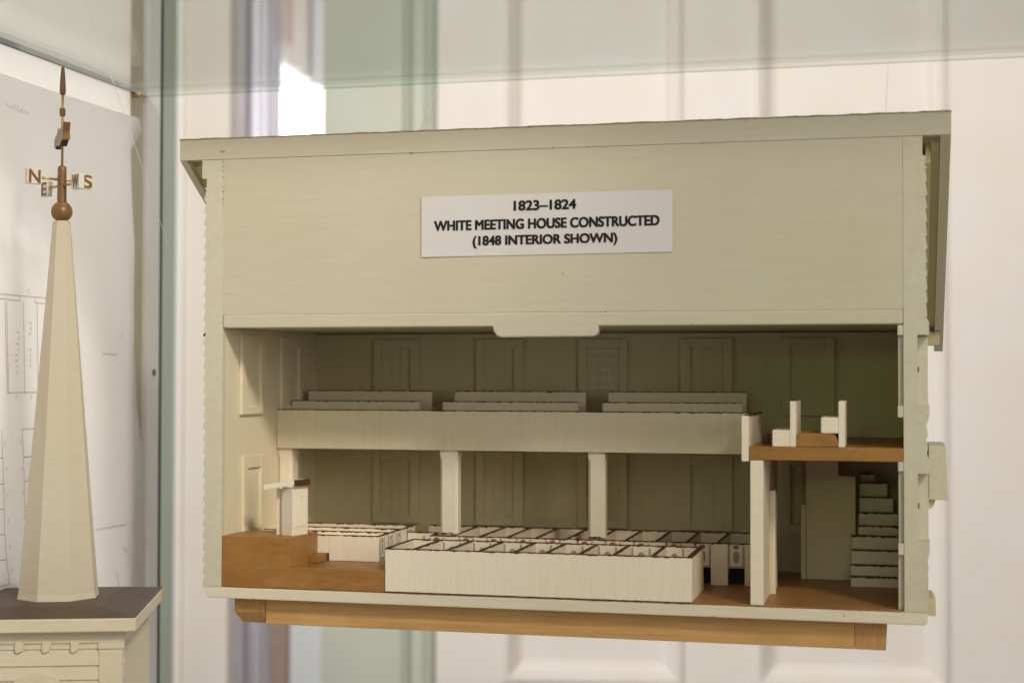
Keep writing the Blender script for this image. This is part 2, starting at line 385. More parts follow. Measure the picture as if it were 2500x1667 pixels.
def strokes(polys, w, m, name, dx=0.0):
    mb = MB()
    for p in polys:
        for (y0, z0), (y1, z1) in zip(p[:-1], p[1:]):
            d = Vector((y1-y0, z1-z0)); L_ = d.length
            if L_ < 1e-6: continue
            d /= L_; n = Vector((-d.y, d.x))*w/2; e = d*w*0.3
            q = [(y0-e.x+n.x, z0-e.y+n.y), (y0-e.x-n.x, z0-e.y-n.y), (y1+e.x-n.x, z1+e.y-n.y), (y1+e.x+n.x, z1+e.y+n.y)]
            mb.add([(XP+dx, a, b) for a, b in q], [(0, 1, 2, 3)])
            dx += 0.000004
    return mb.build(name, m, dp)
LINES = [[(0.0042, 0.2628), (0.0881, 0.2629)], [(0.0043, 0.2589), (0.0413, 0.258), (0.0413, 0.2624)], [(0.0675, 0.2628), (0.0676, 0.2576), (0.0908, 0.2574)], [(0.0196, 0.257), (0.024, 0.174)], [(0.0165, 0.2568), (0.0221, 0.1747)], [(0.0475, 0.258), (0.0508, 0.1737)], [(0.0709, 0.257), (0.074, 0.1734)], [(0.0221, 0.174), (0.074, 0.1741)], [(0.0707, 0.14), (0.0469, 0.1405), (0.0497, 0.1144), (0.0545, 0.044)], [(0.0497, 0.1144), (0.066, 0.1143)], [(0.0502, 0.1148), (0.0635, 0.1144)], [(0.0521, 0.0924), (0.0626, 0.0917)], [(0.0534, 0.0691), (0.0604, 0.0685)], [(0.0131, 0.1406), (0.0154, 0.1148), (0.0172, 0.0924), (0.0185, 0.0693), (0.0198, 0.0455), (0.023, 0.0234), (0.0284, 0.0009), (0.013, 0.0006)], [(0.0115, 0.0925), (0.0172, 0.0924)], [(0.0119, 0.0698), (0.0185, 0.0693)], [(0.0123, 0.0471), (0.0198, 0.0464)], [(0.0126, 0.0243), (0.023, 0.0234)], [(0.0112, 0.1157), (0.0159, 0.1155)]]
TICKS = []
for y, z in ((0.036, 0.1695), (0.062, 0.1695), (0.0185, 0.128), (0.021, 0.105), (0.023, 0.080), (0.025, 0.058), (0.028, 0.034), (0.031, 0.012), (0.045, 0.128), (0.047, 0.103), (0.049, 0.082), (0.051, 0.058), (0.058, 0.108), (0.060, 0.100), (0.058, 0.095), (0.056, 0.268)):
    TICKS.append([(y-0.0008, z-0.0016), (y+0.0006, z), (y-0.0004, z+0.0016), (y+0.0010, z+0.0022)])
strokes(LINES, 0.0007, pencil, 'plan_lines')
def cursive(y, z, dy, dz, n, h, seed):
    """loopy illegible handwriting: n letters from (y,z) with step (dy,dz), letter height h"""
    rnd = random.Random(seed); pts = []; L_ = math.hypot(dy, dz); px, pz = -dz/L_, dy/L_
    for k in range(n):
        hh = h*rnd.choice((0.5, 0.55, 0.6, 1.0, 1.15)); w_ = rnd.uniform(0.25, 0.6)
        for q in range(10):
            a = q/10*2*math.pi; t = k+q/10+w_*0.5*math.sin(a)
            v = hh*(0.5-0.5*math.cos(a))
            pts.append((y+dy*t+px*v, z+dz*t+pz*v))
    return pts
for k, a in enumerate(((0.0150, 0.4335, 0.0054, -0.0006, 5, 0.0050, 1), (0.0385, 0.4325, 0.0058, -0.0006, 3, 0.0050, 2), (0.0390, 0.190, 0.0002, 0.0052, 8, 0.0050, 3), (0.0605, 0.196, 0.0002, 0.0050, 4, 0.0040, 4), (0.0610, 0.226, 0.0002, 0.0050, 3, 0.0040, 5))):
    strokes([cursive(*a)], 0.00036, pencil, 'handwriting', 0.0002)
for p_ in TICKS: strokes([p_], 0.0005, pencil, 'seat_number', 0.0002)
for p_ in ([(0.1843, 0.035), (0.225, 0.0349), (0.2693, 0.0334)], [(0.195, 0.2117), (0.2255, 0.2111)], [(0.240, 0.012), (0.262, -0.004), (0.272, 0.004)], [(0.226, -0.01), (0.236, -0.036)], [(0.232, 0.244), (0.234, 0.252)], [(0.235, 0.226), (0.2355, 0.234)], [(0.250, 0.128), (0.258, 0.127)], [(0.257, 0.08), (0.2575, 0.09)]):
    strokes([p_], 0.0014, faint, 'smudge_crease_mark', 0.0003)  # first stroke paints the shading of a paper crease, the rest are smudges

gs = thing('glass_shelf', 'clear green tinted glass shelf above the model house', 'shelf', (0.3, 0.1, 0.4906))
mb = MB(); x0, x1, y0, y1, z0, z1 = XL+0.003, 0.86, -0.137, 0.288, 0.4885, 0.4935
mb.box(x0, x1, y0, y1, z0, z1)
pl = mb.build('shelf_pane', shelf_glass, gs, 0)
box('polished_edge', edge_glass, gs, x0-0.0022, x0-0.0001, y0, y1, z0-0.0004, z1+0.0002, 0)
back_edge_m = glass('shelf_back_edge_glass', (0.80, 0.84, 0.81), 0.5)
box('polished_edge', back_edge_m, gs, x0, x1, y1+0.0001, y1+0.0006, z0+0.0002, z0+0.0014, 0)
cl = thing('shelf_pin', 'small brass pin holding up the glass shelf in its back corner', 'shelf pin', (XL, 0.262, 0.4880))
MB().tube([(XL-0.002, 0.262, 0.4862), (XL+0.010, 0.262, 0.4862)], 0.0022, 12).build('pin_shaft', brass, cl, 0, True)
MB().tube([(XL+0.0002, 0.255, 0.4862), (XL+0.0002, 0.272, 0.4862)], 0.0019, 12).build('pin_plate', brass, cl, 0, True)
def thread(a, b, m, r, label):
    a = Vector(a); b = Vector(b); pts = []
    for i in range(9):
        t = i/8; q = a.lerp(b, t); q.x += 0.0012*math.sin(t*5); pts.append(q)
    o = MB().tube(pts, r, 6).build('nylon_thread', m, None, 0, True); tag(o, label, 'thread', 'nylon threads across the case')
thread((-0.1549, 0.0644, 0.5384), (-0.0701, 0.091, 0.2875), thread_lt, 0.00022, 'pale nylon thread slanting between the steeple and the model roof')
thread((0.1015, 0.2848, 0.4398), (0.1241, 0.2892, 0.4880), thread_lt, 0.0003, 'pale nylon thread slanting down behind the left half of the roof')
thread((0.5712, 0.2957, 0.5517), (0.5692, 0.2977, 0.4396), thread_m, 0.00016, 'fine grey nylon thread hanging before the door near the right roof end')

# ================================================================== MEETING HOUSE MODEL (sectioned)
H = thing('meeting_house_model', 'cream painted cutaway scale model of a two storey meeting house with caption label', 'model house', (0.3, 0.11, 0.0))
XI, XR, ZF, ZC, ZB, ZT, ZR, D = 0.0161, 0.5828, 0.0106, 0.2307, 0.2421, 0.3757, 0.3945, 0.2199
DO = 0.235                                   # outer back face
# -- floor slab, lower cream edge
MB().prism_y([(0.0035, 0.0), (0.598, 0.0), (0.6, 0.002), (0.6, 0.0095), (XR, 0.0095), (XI, 0.0095), (0.0, 0.0095), (-0.001, 0.008)], 0.0, DO).build('floor_slab', cream_sill, H, 0.0008)
box('hall_floor', ochre_lt, H, XI+0.0002, XR-0.0002, 0.0006, D-0.0002, 0.0096, ZF, 0.0003)
# -- gable walls with saw-tooth clapboards
def saw(side, z0, z1, pitch=0.01033, amp=0.0019):
    pts = []; z = z0; i = 0
    while z < z1-0.0005:
        zt = min(z+pitch, z1); a = amp*random.uniform(0.75, 1.2)
        pts += [(side*(a), z), (side*a*0.9, z+0.0012), (side*(-0.0002), zt-0.0006)]
        z = zt
    return pts
lp = [(XI, 0.0097), (XI, 0.3757)]+[(0.0005, 0.3757)]
left_teeth = saw(-1, 0.0097, 0.352)
pts = [(XI, 0.0097)]+[(XI, ZT-0.0002), (-0.0037, ZT-0.0002), (-0.0037, 0.3597), (0.0008, 0.3595)]+[(0.0002+x, z) for x, z in reversed(left_teeth)]
gw = MB().prism_y([(x, z) for x, z in pts], 0.0, 0.006)
gw.build('gable_wall', cream_edge, H, 0.0001, label='left gable wall with saw tooth clapboard edge')
mb = MB(); mb.prism_y([(XI, 0.0097), (XI, 0.2305), (0.0006, 0.2305)]+[(0.0006+x*0.9, z) for x, z in reversed(saw(-1, 0.0097, 0.23))], 0.006, DO)
mb.prism_x([(0.0062, 0.2306), (DO-0.001, 0.2306), (DO-0.001, 0.2345), (0.0062, 0.3735)], 0.0006, XI-0.0002)
mb.build('gable_wall', cream_v, H, 0)
# right wall: front slice with window recesses
rt_teeth = saw(1, 0.0097, 0.352, amp=0.0011)
def rprofile(recess):
    out = [(XR, 0.0097)]
    outer = [(0.5998+x, z) for x, z in rt_teeth]
    if recess:
        r = [(0.5930, 0.2224), (0.5930, 0.1689), (0.5930, 0.1158), (0.5930, 0.0640)]
        new = []
        done = [False, False]
        for x, z in outer:
            if 0.0640 < z < 0.1158:
                if not done[0]:
                    new += [(0.6018, 0.0560), (0.6018, 0.0640), (0.5932, 0.0640), (0.5932, 0.1158), (0.6016, 0.1158), (0.6016, 0.1265)]; done[0] = True
            elif 0.0560 <= z <= 0.1265: continue
            elif 0.1689 < z < 0.2224:
                if not done[1]:
                    new += [(0.6020, 0.1600), (0.6020, 0.1689), (0.5932, 0.1689), (0.5932, 0.2224), (0.6020, 0.2224), (0.6020, 0.2320)]; done[1] = True
            elif 0.1600 <= z <= 0.2320: continue
            else: new.append((x, z))
        outer = new
    out += outer+[(0.6, 0.3600), (0.5975, 0.3602), (0.5975, ZT-0.0002), (XR, ZT-0.0002)]
    return out
MB().prism_y(rprofile(True), 0.0, 0.022).build('gable_wall', cream_edge, H, 0.0001, label='right gable wall cut through its windows')
mb = MB(); mb.prism_y([(XR, 0.0097)]+[(0.5995+x*0.9, z) for x, z in saw(1, 0.0097, 0.23)]+[(0.5995, 0.2305), (XR, 0.2305)], 0.0222, DO)
mb.prism_x([(0.0222, 0.2306), (DO-0.001, 0.2306), (DO-0.001, 0.2345), (0.0222, 0.3640)], XR+0.0002, 0.5995)
mb.build('gable_wall', cream_in, H, 0)
# window frames cut in section inside and outside the right wall
for (zt, hb, st_, sb) in ((0.2300, 0.2221, 0.1678, 0.1588), (0.1262, 0.1172, 0.0621, 0.0531)):
    mb = MB(); mb.box(0.5784, XR-0.0002, 0.0003, 0.020, hb, zt).box(0.5784, XR-0.0002, 0.0003, 0.020, sb, st_)
    mb.box(0.5788, XR-0.0002, 0.004, 0.0205, st_, hb)
    w = mb.build('window', cream_edge, H, 0.0004, label='window frame cut in half at the section')
    MB().box(0.5934, 0.6012, 0.016, 0.019, st_+0.001, hb-0.001).build('pane', cream_edge, w, 0)
box('door_post', cream_edge, H, 0.5784, XR-0.0002, 0.004, 0.03, ZF, 0.0528)
for z in (0.196, 0.09):
    MB().tube([(0.5939, 0.0155, z-0.002), (0.5939, 0.0155, z+0.002)], 0.0007, 6).build('nail', darkline, H, 0)
# -- back wall
box('back_wall', cream_in, H, XI, XR, D, DO, 0.0097, 0.2305, 0)
# -- beam over the opening with the notch
MB().prism_y([(XI+0.0003, ZC), (0.2555, ZC), (0.2567, 0.2262), (0.2592, 0.2230), (0.2625, 0.2217), (0.3393, 0.2222), (0.3421, 0.2232), (0.3436, 0.2258), (0.3438, ZC), (XR-0.0003, ZC), (XR-0.0003, ZB), (XI+0.0003, ZB)], -0.0004, 0.010).build('opening_beam', cream_h, H, 0.0012)
box('ceiling', cream_in, H, XI+0.0002, XR-0.0002, 0.0102, D-0.0002, ZC+0.0010, 0.2400, 0)
# -- big cut panel
box('section_panel', cream_h, H, XI+0.0001, XR-0.0001, 0.0003, 0.006, ZB+0.0001, ZT-0.0001, 0)
# -- ridge board, roof and raking trim
mb = MB(); mb.box(-0.0248, 0.6189, -0.0002, 0.012, ZT+0.0001, ZR-0.0012)
mb.build('ridge_board', cream_h, H, 0.0003)
mb = MB(); n = 120; vs = []
for i in range(n+1):
    x = -0.0251+0.6443*i/n; j = random.uniform(-1, 1)*0.00035
    vs += [(x, -0.0003+j*0.4, ZR-0.0012), (x, -0.0003+j*0.4, ZR+j), (x, 0.0135, ZR-0.001+j*0.3), (x, 0.0135, ZR-0.0014)]
fs = [(4*i+k, 4*i+(k+1) % 4, 4*i+4+(k+1) % 4, 4*i+4+k) for i in range(n) for k in range(4)]+[(3, 2, 1, 0), (4*n, 4*n+1, 4*n+2, 4*n+3)]
mb.add(vs, fs).build('ridge_cap', mat('weathered_ridge_paint', (0.33, 0.26, 0.17), 0.6, (30, 2, 2), 12, 0.5, 0.4), H, 0)
yE, zE = 0.262, 0.2340                        # eaves
slope = (zE-ZR)/yE
def rz(y, dz=0): return ZR-0.0016+slope*y+dz
MB().prism_x([(0.012, rz(0.012)), (yE, rz(yE)), (yE, rz(yE, -0.0065)), (0.012, rz(0.012, -0.0065))], -0.0248, 0.6189).build('roof', cream_in, H, 0.0005)
for xa, xb, nm in ((-0.0247, -0.0185, 'raking_board'), (0.6110, 0.6188, 'raking_board')):
    MB().prism_x([(0.0004, ZT-0.0001), (0.0140, ZT-0.0001), (0.0142, rz(0.0142, -0.0067)), (yE, rz(yE, -0.0067)), (yE, rz(yE, -0.0190)), (0.0004, ZT-0.0004)], xa, xb).build(nm, cream_edge, H, 0.0003)
for xa, xb in ((-0.0184, -0.0040), (0.6042, 0.6109)):
    MB().prism_x([(0.0145, rz(0.0145, -0.0067)), (0.25, rz(0.25, -0.0067)), (0.25, rz(0.25, -0.0140)), (0.0145, rz(0.0145, -0.0125))], xa, xb).build('soffit', cream_in, H, 0)
for xa, xb in ((-0.0038, 0.0004), (0.5998, 0.6040)):
    MB().prism_x([(0.0224, rz(0.0224, -0.0068)), (0.24, rz(0.24, -0.0068)), (0.24, rz(0.24, -0.022)), (0.0224, rz(0.0224, -0.022))], xa, xb).build('rake_frieze', cream_in, H, 0.0005)
mb = MB(); mb.box(-0.0247, 0.6155, 0.237, yE+0.004, 0.2188, 0.2335)
mb.build('eaves_cornice', cream_in, H, 0.0006)
MB().box(0.6045, 0.6165, 0.232, 0.2365, 0.2315, 0.2330).build('trim_strip', redbrown, H, 0)
# -- caption label
lab = MB(); n = 16; vs = []
xl0, xl1, za, zb_ = 0.1944, 0.4041, 0.2890, 0.3390
for i in range(n+1):
    t = i/n; x = xl0+(xl1-xl0)*t; lift = 0.0004*(abs(2*t-1)**4); dz = 0.0009*(t-0.5)
    for k, (y, z) in enumerate(((-0.0004-lift, za+dz), (-0.0004-lift*1.4, zb_+dz*0.6), (-0.0001-lift*1.3, zb_+dz*0.6), (-0.0001-lift, za+dz))):
        vs.append((x, y, z))
fs = [(4*i+k, 4*i+(k+1) % 4, 4*i+4+(k+1) % 4, 4*i+4+k) for i in range(n) for k in range(4)]+[(3, 2, 1, 0), (4*n, 4*n+1, 4*n+2, 4*n+3)]
lb = lab.add(vs, fs).build('caption_label', label_m, H, 0)
for body, xc, w, z, h in (('1823\u20131824', 0.2995, 0.0526, 0.3256, 0.0080), ('WHITE MEETING HOUSE CONSTRUCTED', 0.2996, 0.1885, 0.3106, 0.0082), ('(1848 INTERIOR SHOWN)', 0.2990, 0.1212, 0.2955, 0.0100)):
    v, f = text_mesh(body)
    mb = MB()
    for q, (sx_, sz_) in enumerate(((0, 0), (0.00035, 0), (0.00070, 0), (0.00105, 0), (0.00020, 0.0004), (0.00055, 0.0004), (0.0009, 0.0004), (0.0005, -0.0003), (0.0001, -0.0003), (0.0009, -0.0003))): mb.add([(xc+(a-0.5)*(w-0.0011)+sx_-0.0005, -0.00062-q*0.000015-0.0004*abs(2*((xc+(a-0.5)*w-xl0)/(xl1-xl0))-1)**4*1.3, z+b*(h-0.0003)+sz_+0.0009*((xc+(a-0.5)*w-xl0)/(xl1-xl0)-0.5)) for a, b in v], f)
    mb.build('lettering', ink, lb, 0)

# -- windows of the interior (frame with a sunk pane)
def window_back(x0, x1, z0, z1, gx0, gx1, gz0, gz1, m=cream_in, bars=True, pm=None):
    y = D
    mb = MB()
    mb.box(x0, gx0, y-0.0034, y, z0, z1).box(gx1, x1, y-0.0034, y, z0, z1)
    mb.box(gx0, gx1, y-0.0033, y, gz1, z1).box(gx0, gx1, y-0.0033, y, z0, gz0)
    w = mb.build('window', m, H, 0.0005)
    g = MB(); g.box(gx0, gx1, y-0.0009, y-0.0001, gz0, gz1)
    if bars:
        for k in (1, 2):
            x = gx0+(gx1-gx0)*k/3; g.box(x-0.0004, x+0.0004, y-0.0014, y-0.0008, gz0, gz1)
        for k in range(1, 6):
            z = gz0+(gz1-gz0)*k/6; g.box(gx0, gx1, y-0.0013, y-0.0008, z-0.0004, z+0.0004)
    g.build('pane', m, w, 0)
    if pm:
        g = MB()
        for k in (0, 1, 2, 3):
            x = gx0+0.0010+(gx1-gx0-0.0020)*k/3; g.box(x-0.0007, x+0.0007, y-0.0018, y-0.0015, gz0+0.02, gz1-0.002)
        for k in range(2, 7):
            z = gz0+(gz1-gz0-0.003)*k/6; g.box(gx0+0.0005, gx1-0.0005, y-0.0019, y-0.0014, z-0.0007, z+0.0007)
        g.build('glazing_bar', pm, w, 0)
drybrush_bar = mat('pale_grey_pane_paint', (0.66, 0.62, 0.43), 0.5, (6, 6, 2), 50, 0.10, 0.3)  # lighter dry-brushed paint for the bars of one window
for x0, x1, g0, g1 in ((0.0778, 0.1247, 0.0852, 0.1156), (0.1823, 0.2293, 0.1902, 0.2199), (0.2830, 0.3302, 0.2912, 0.3227), (0.3805, 0.4293, 0.3903, 0.4208), (0.4745, 0.5222, 0.4821, 0.5146)):
    window_back(x0, x1, 0.1537, 0.2254, g0, g1, 0.1622, 0.2168, pm=drybrush_bar if 0.28 < x0 < 0.3 else None)
    window_back(x0, x1, 0.0465, 0.1170, g0, g1, 0.0548, 0.1072)
def window_side(y0, y1, z0, z1, g0, g1, gz0, gz1):
    x = XI; mb = MB()
    mb.box(x, x+0.0032, y0, g0, z0, z1).box(x, x+0.0032, g1, y1, z0, z1)
    mb.box(x, x+0.0031, g0, g1, gz1, z1).box(x, x+0.0031, g0, g1, z0, gz0)
    w = mb.build('window', cream_v, H, 0.0006)
    MB().box(x+0.0001, x+0.0008, g0, g1, gz0, gz1).build('pane', cream_v, w, 0)
window_side(0.0352, 0.0842, 0.1555, 0.2258, 0.0445, 0.0778, 0.1627, 0.2172)
window_side(0.1265, 0.1785, 0.1555, 0.2258, 0.1355, 0.1700, 0.1627, 0.2172)
window_side(0.0400, 0.0860, 0.0465, 0.1185, 0.0500, 0.0785, 0.0535, 0.1078)
window_side(0.1350, 0.1800, 0.0465, 0.1185, 0.1430, 0.1720, 0.0535, 0.1078)

# -- pulpit platform, lower platform, step
box('platform', ochre, H, XI+0.0004, 0.1634, 0.0003, 0.160, ZF+0.0002, 0.0279, 0.0002)
MB().prism_z([(XI+0.0004, 0.0004), (0.0782, 0.0005), (0.0827, 0.0295), (0.0827, 0.0545), (XI+0.0004, 0.0545)], 0.0275, 0.0530).build('platform', ochre, H, 0.0003, label='upper pulpit platform')
box('step', ochre, H, 0.0829, 0.0910, 0.0345, 0.0552, 0.0281, 0.0345, 0.0005)
# -- pulpit
A = Vector((0.0766, 0.0106)); Bk = Vector((0.0820, 0.0330)); Lf = Vector((0.0643, 0.0165))
PZ = 0.0531
pul = MB().prism_z([tuple(Lf), tuple(A), tuple(Bk), (0.0780, 0.0335), (0.0735, 0.0150), (0.0662, 0.0190)], PZ, 0.0945).build('pulpit', white_soft, H, 0.0004)
d = (Bk-A).normalized(); nrm = Vector((d.y, -d.x))
pp = MB()
def pbox(t0, t1, z0, z1, h):
    a = A+d*t0; b = A+d*t1
    pp.prism_z([tuple(a-nrm*0.0002), tuple(a+nrm*h), tuple(b+nrm*h), tuple(b-nrm*0.0002)], z0, z1)
for t in (0.0050, 0.0090, 0.0130, 0.0175): pbox(t, t+0.0012, 0.0620, 0.0868, 0.0007)
pbox(0.0050, 0.0187, 0.0868, 0.0880, 0.0007); pbox(0.0050, 0.0187, 0.0610, 0.0620, 0.0007)
pp.build('pulpit_panel', white_soft, pul, 0)
MB().box(0.0578, 0.0690, 0.0205, 0.0215, PZ, 0.0925).build('back_board', white_soft, pul, 0.0003)
# tilted desk top: white front edge, brown right end
dk = MB()
p = [(0.0508, 0.0923), (0.0935, 0.0993), (0.0935, 0.1036), (0.0508, 0.0966)]
dk.prism_y([(x-0.0145*(x > 0.08), z-0.0024*(x > 0.08)) for x, z in p], 0.0085, 0.030)
dk.build('desk_top', white_soft, pul, 0.0003)
MB().prism_z([(0.0792, 0.0084), (0.0850, 0.0300), (0.0845, 0.0301), (0.0787, 0.0086)], 0.0958, 0.1012).build('desk_end', redbrown, pul, 0)

# -- wall pews on the left behind the pulpit
wp = MB(); XW = 0.1372
wp.box(0.0930, XW, 0.0556, 0.0572, 0.0281, 0.0500).box(XI+0.0005, 0.0929, 0.0557, 0.0572, 0.0346, 0.0500)
wp.box(XI+0.0005, XW, 0.0890, 0.0906, 0.0281, 0.0500).box(XI+0.0005, XW, 0.122, 0.1236, 0.0281, 0.0500).box(XI+0.0005, XW, 0.160, 0.1616, 0.0107, 0.0500)
wp.box(XI+0.0005, XW-0.0018, 0.0700, 0.0890, 0.0281, 0.0460).box(XI+0.0005, XW-0.0018, 0.1000, 0.1220, 0.0281, 0.0460)
wp.box(XW, XW+0.0016, 0.0556, 0.1616, 0.0281, 0.0500)
wpo = wp.build('wall_pew_block', white_pew, H, 0.0003)
c = MB()
for y in (0.0564, 0.0898, 0.1228, 0.1608): c.cap((XI+0.0006, y, 0.0506), (XW, y, 0.0506), 0.0021, 0.0008)
for y in (0.0700, 0.1000): c.cap((XI+0.0006, y, 0.0468), (XW-0.002, y, 0.0468), 0.0018, 0.0006)
c.cap((XW+0.0008, 0.0556, 0.0507), (XW+0.0008, 0.1616, 0.0507), 0.0021, 0.0008)
c.build('top_rail', redbrown, wpo)
def oval_yz(mb, x, y, z, ry, rzz, th):
    mb.prism_x([(y+ry*math.cos(2*math.pi*k/16), z+rzz*math.sin(2*math.pi*k/16)) for k in range(16)], x, x+th)
def oval_xz(mb, x, y, z, rx, rzz, th, wob=0.12):
    mb.prism_y([(x+rx*(1+random.uniform(-wob, wob))*math.cos(2*math.pi*k/16), z+rzz*(1+random.uniform(-wob, wob))*math.sin(2*math.pi*k/16)) for k in range(16)], y-th, y)
for y in (0.0610, 0.0840, 0.1080, 0.1400):
    X = XW+0.0016
    dm = MB().box(X, X+0.0008, y-0.0028, y+0.0075, 0.0315, 0.0496).build('pew_door', white_pew, wpo, 0.0003)
    k = MB(); oval_yz(k, X+0.0008, y+0.0024, 0.0462, 0.0013, 0.0022, 0.0004); k.build('door_oval', oak_knob, wpo)
    g = MB(); g.box(X, X+0.0011, y-0.0034, y-0.0022, 0.0300, 0.0488).box(X, X+0.0011, y+0.0066, y+0.0078, 0.0300, 0.0488).box(X, X+0.0010, y-0.0022, y+0.0066, 0.0300, 0.0312)
    oval_yz(g, X+0.0008, y+0.0024, 0.0385, 0.0014, 0.0048, 0.0003); g.build('door_marking', grey_line, wpo)

# -- pew row along the back, behind the aisle
RL, RRr, YR, YBk, ZP = 0.1690, 0.4652, 0.1100, 0.2040, 0.0462
OV = [0.1751, 0.2027, 0.2283, 0.2553, 0.2821, 0.3107, 0.3358, 0.3608, 0.3893, 0.4143, 0.4432]
DV = [0.1895, 0.2149, 0.2400, 0.2668, 0.2946, 0.3215, 0.3468, 0.3735, 0.4005, 0.4275]
rb = MB(); prev = RL
for x in OV:
    a, b = x-0.0072, x+0.0072
    if a > prev: rb.box(prev, a, YR, YR+0.0016, ZF+0.0002, ZP)
    prev = b
rb.box(prev, RRr, YR, YR+0.0016, ZF+0.0002, ZP)
for x in DV: rb.box(x-0.0009, x+0.0009, YR+0.0017, YBk, ZF+0.0002, ZP)
rb.box(RL, RL+0.0016, YR+0.0017, 0.1340, ZF+0.0002, ZP)
rb.box(XW+0.0018, RRr, YBk, YBk+0.0018, ZF+0.0002, ZP)
rb.box(XW+0.003, RL, 0.1340, 0.1356, ZF+0.0002, ZP)
for x0, x1 in zip([RL+0.0017]+[x+0.0010 for x in DV], [x-0.0010 for x in DV]+[RRr]):
    rb.box(x0, x1, 0.186, YBk-0.0002, 0.022, 0.025)
rbo = rb.build('pew_row', white_pew, H, 0.0003, label='long row of box pews along the back wall')
c = MB(); zt = ZP+0.0007
c.cap((RL, YR+0.0008, zt), (RRr, YR+0.0008, zt), 0.0021, 0.0008, 0.0003)
c.cap((XW+0.002, YBk+0.0009, zt), (RRr, YBk+0.0009, zt), 0.0024, 0.0009, 0.0003)
for x in DV: c.cap((x, YR+0.001, zt+0.0001), (x, YBk, zt+0.0001), 0.0024, 0.0008, 0.0003)
c.cap((RL+0.0008, YR, zt), (RL+0.0008, 0.135, zt), 0.0022, 0.0008); c.cap((XW+0.003, 0.1348, zt), (RL, 0.1348, zt), 0.0022, 0.0008)
c.build('top_rail', redbrown, rbo)
def pew_door(x, y, par, zlo=0.0262, zhi=ZP-0.0004):
    dmm = MB().box(x-0.0055, x+0.0055, y+0.0002, y+0.0016, zlo, zhi).build('pew_door', white_pew, par, 0.0003)
    k = MB(); oval_xz(k, x, y, 0.0436, 0.0026, 0.0016, 0.0004); k.build('door_oval', oak_knob, par)
    g = MB()
    for sx in (-1, 1):
        xs = x+sx*0.0064
        g.prism_y([(xs-0.0008, zlo-0.0005), (xs+0.0008, zlo-0.0002), (xs+0.0010, 0.0340), (xs+0.0007, zhi-0.0015), (xs-0.0006, zhi-0.0020), (xs-0.0010, 0.0340)], y-0.0003, y+0.0012)
    g.box(x-0.0056, x+0.0056, y-0.0002, y+0.0002, zlo-0.0006, zlo+0.0012)
    oval_xz(g, x, y, 0.0350, 0.0028, 0.0052, 0.0002, 0.05)
    g.build('door_marking', grey_line, par)
for x in OV: pew_door(x, YR, rbo)
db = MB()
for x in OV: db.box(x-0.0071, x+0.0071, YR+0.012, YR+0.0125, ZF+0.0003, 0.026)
db.build('gap_shade_sheet', dark_gap, rbo)  # black sheets put in for the shade seen under each door
g = MB(); oval_xz(g, 0.1660, 0.1340, 0.0432, 0.0030, 0.0018, 0.0004); g.build('door_oval', oak_knob, rbo)
g = MB(); oval_xz(g, 0.1560, 0.1340, 0.0390, 0.0011, 0.0045, 0.0004); g.build('door_marking', grey_line, rbo)

# -- front pew block at the cut
PL, PR, PY = 0.1637, 0.4192, 0.0770
fb = MB().box(PL, PR, -0.0008, 0.0010, 0.0108, ZP)
fb.box(PL, PL+0.0018, 0.0011, PY-0.0017, 0.0108, ZP).box(PR-0.0042, PR, 0.0011, PY-0.0017, 0.0108, ZP).box(PL, PR, PY-0.0016, PY, 0.0108, ZP)
FD = [0.1890, 0.2172, 0.2452, 0.2742, 0.3012, 0.3284, 0.3566, 0.3875]
for x in FD: fb.box(x-0.0010, x+0.0010, 0.0011, PY-0.0017, 0.0108, ZP)
for x0, x1 in zip([PL+0.0020]+[x+0.0011 for x in FD], [x-0.0011 for x in FD]+[PR-0.0044]):
    fb.box(x0, x1, 0.0012, 0.016, 0.0109, 0.027)
fbo = fb.build('pew_row', white_pew, H, 0.0004, label='front block of box pews at the cut edge')
c = MB()
c.cap((PL, 0.0001, ZP+0.0006), (PR, 0.0001, ZP+0.0006), 0.0024, 0.0007, 0.0003)
c.cap((PL, PY-0.0008, ZP+0.0006), (PR, PY-0.0008, ZP+0.0006), 0.0022, 0.0007, 0.0003)
c.cap((PL+0.0010, 0, ZP+0.0007), (PL+0.0010, PY, ZP+0.0007), 0.0024, 0.0007, 0.0003)
c.cap((PR-0.0021, 0, ZP+0.0007), (PR-0.0021, PY, ZP+0.0007), 0.0044, 0.0007, 0.0003)
for x in FD: c.cap((x, 0.0005, ZP+0.0008), (x, PY-0.001, ZP+0.0008), 0.0027, 0.0008, 0.00035)
c.build('top_rail', redbrown, fbo)
g = MB(); yb = PY-0.0016
for x in (0.1995, 0.2270, 0.2542, 0.2806, 0.3084, 0.3375, 0.3664, 0.3949):
    oval_xz(g, x, yb, 0.0355, 0.0034, 0.0056, 0.0003, 0.08)
    for sx in (-1, 1): g.box(x+sx*0.0074-0.0008, x+sx*0.0074+0.0008, yb-0.0003, yb+0.0001, 0.020, ZP-0.0014)
g.build('door_marking', grey_line, fbo)
c = MB(); c.cap((PL, -0.0006, 0.0112), (PR, -0.0006, 0.0112), 0.0008, 0.0006, 0.0003); c.build('paint_line', redbrown, fbo)
c = MB(); c.cap((XI+0.001, 0.0002, 0.0111), (PL, 0.0002, 0.0111), 0.0008, 0.0006, 0.0003); c.build('paint_line', ochre, H)
c = MB(); c.cap((PR+0.001, 0.0002, 0.0106), (XR-0.001, 0.0002, 0.0106), 0.0008, 0.0005, 0.0003); c.build('paint_line', ochre, H)

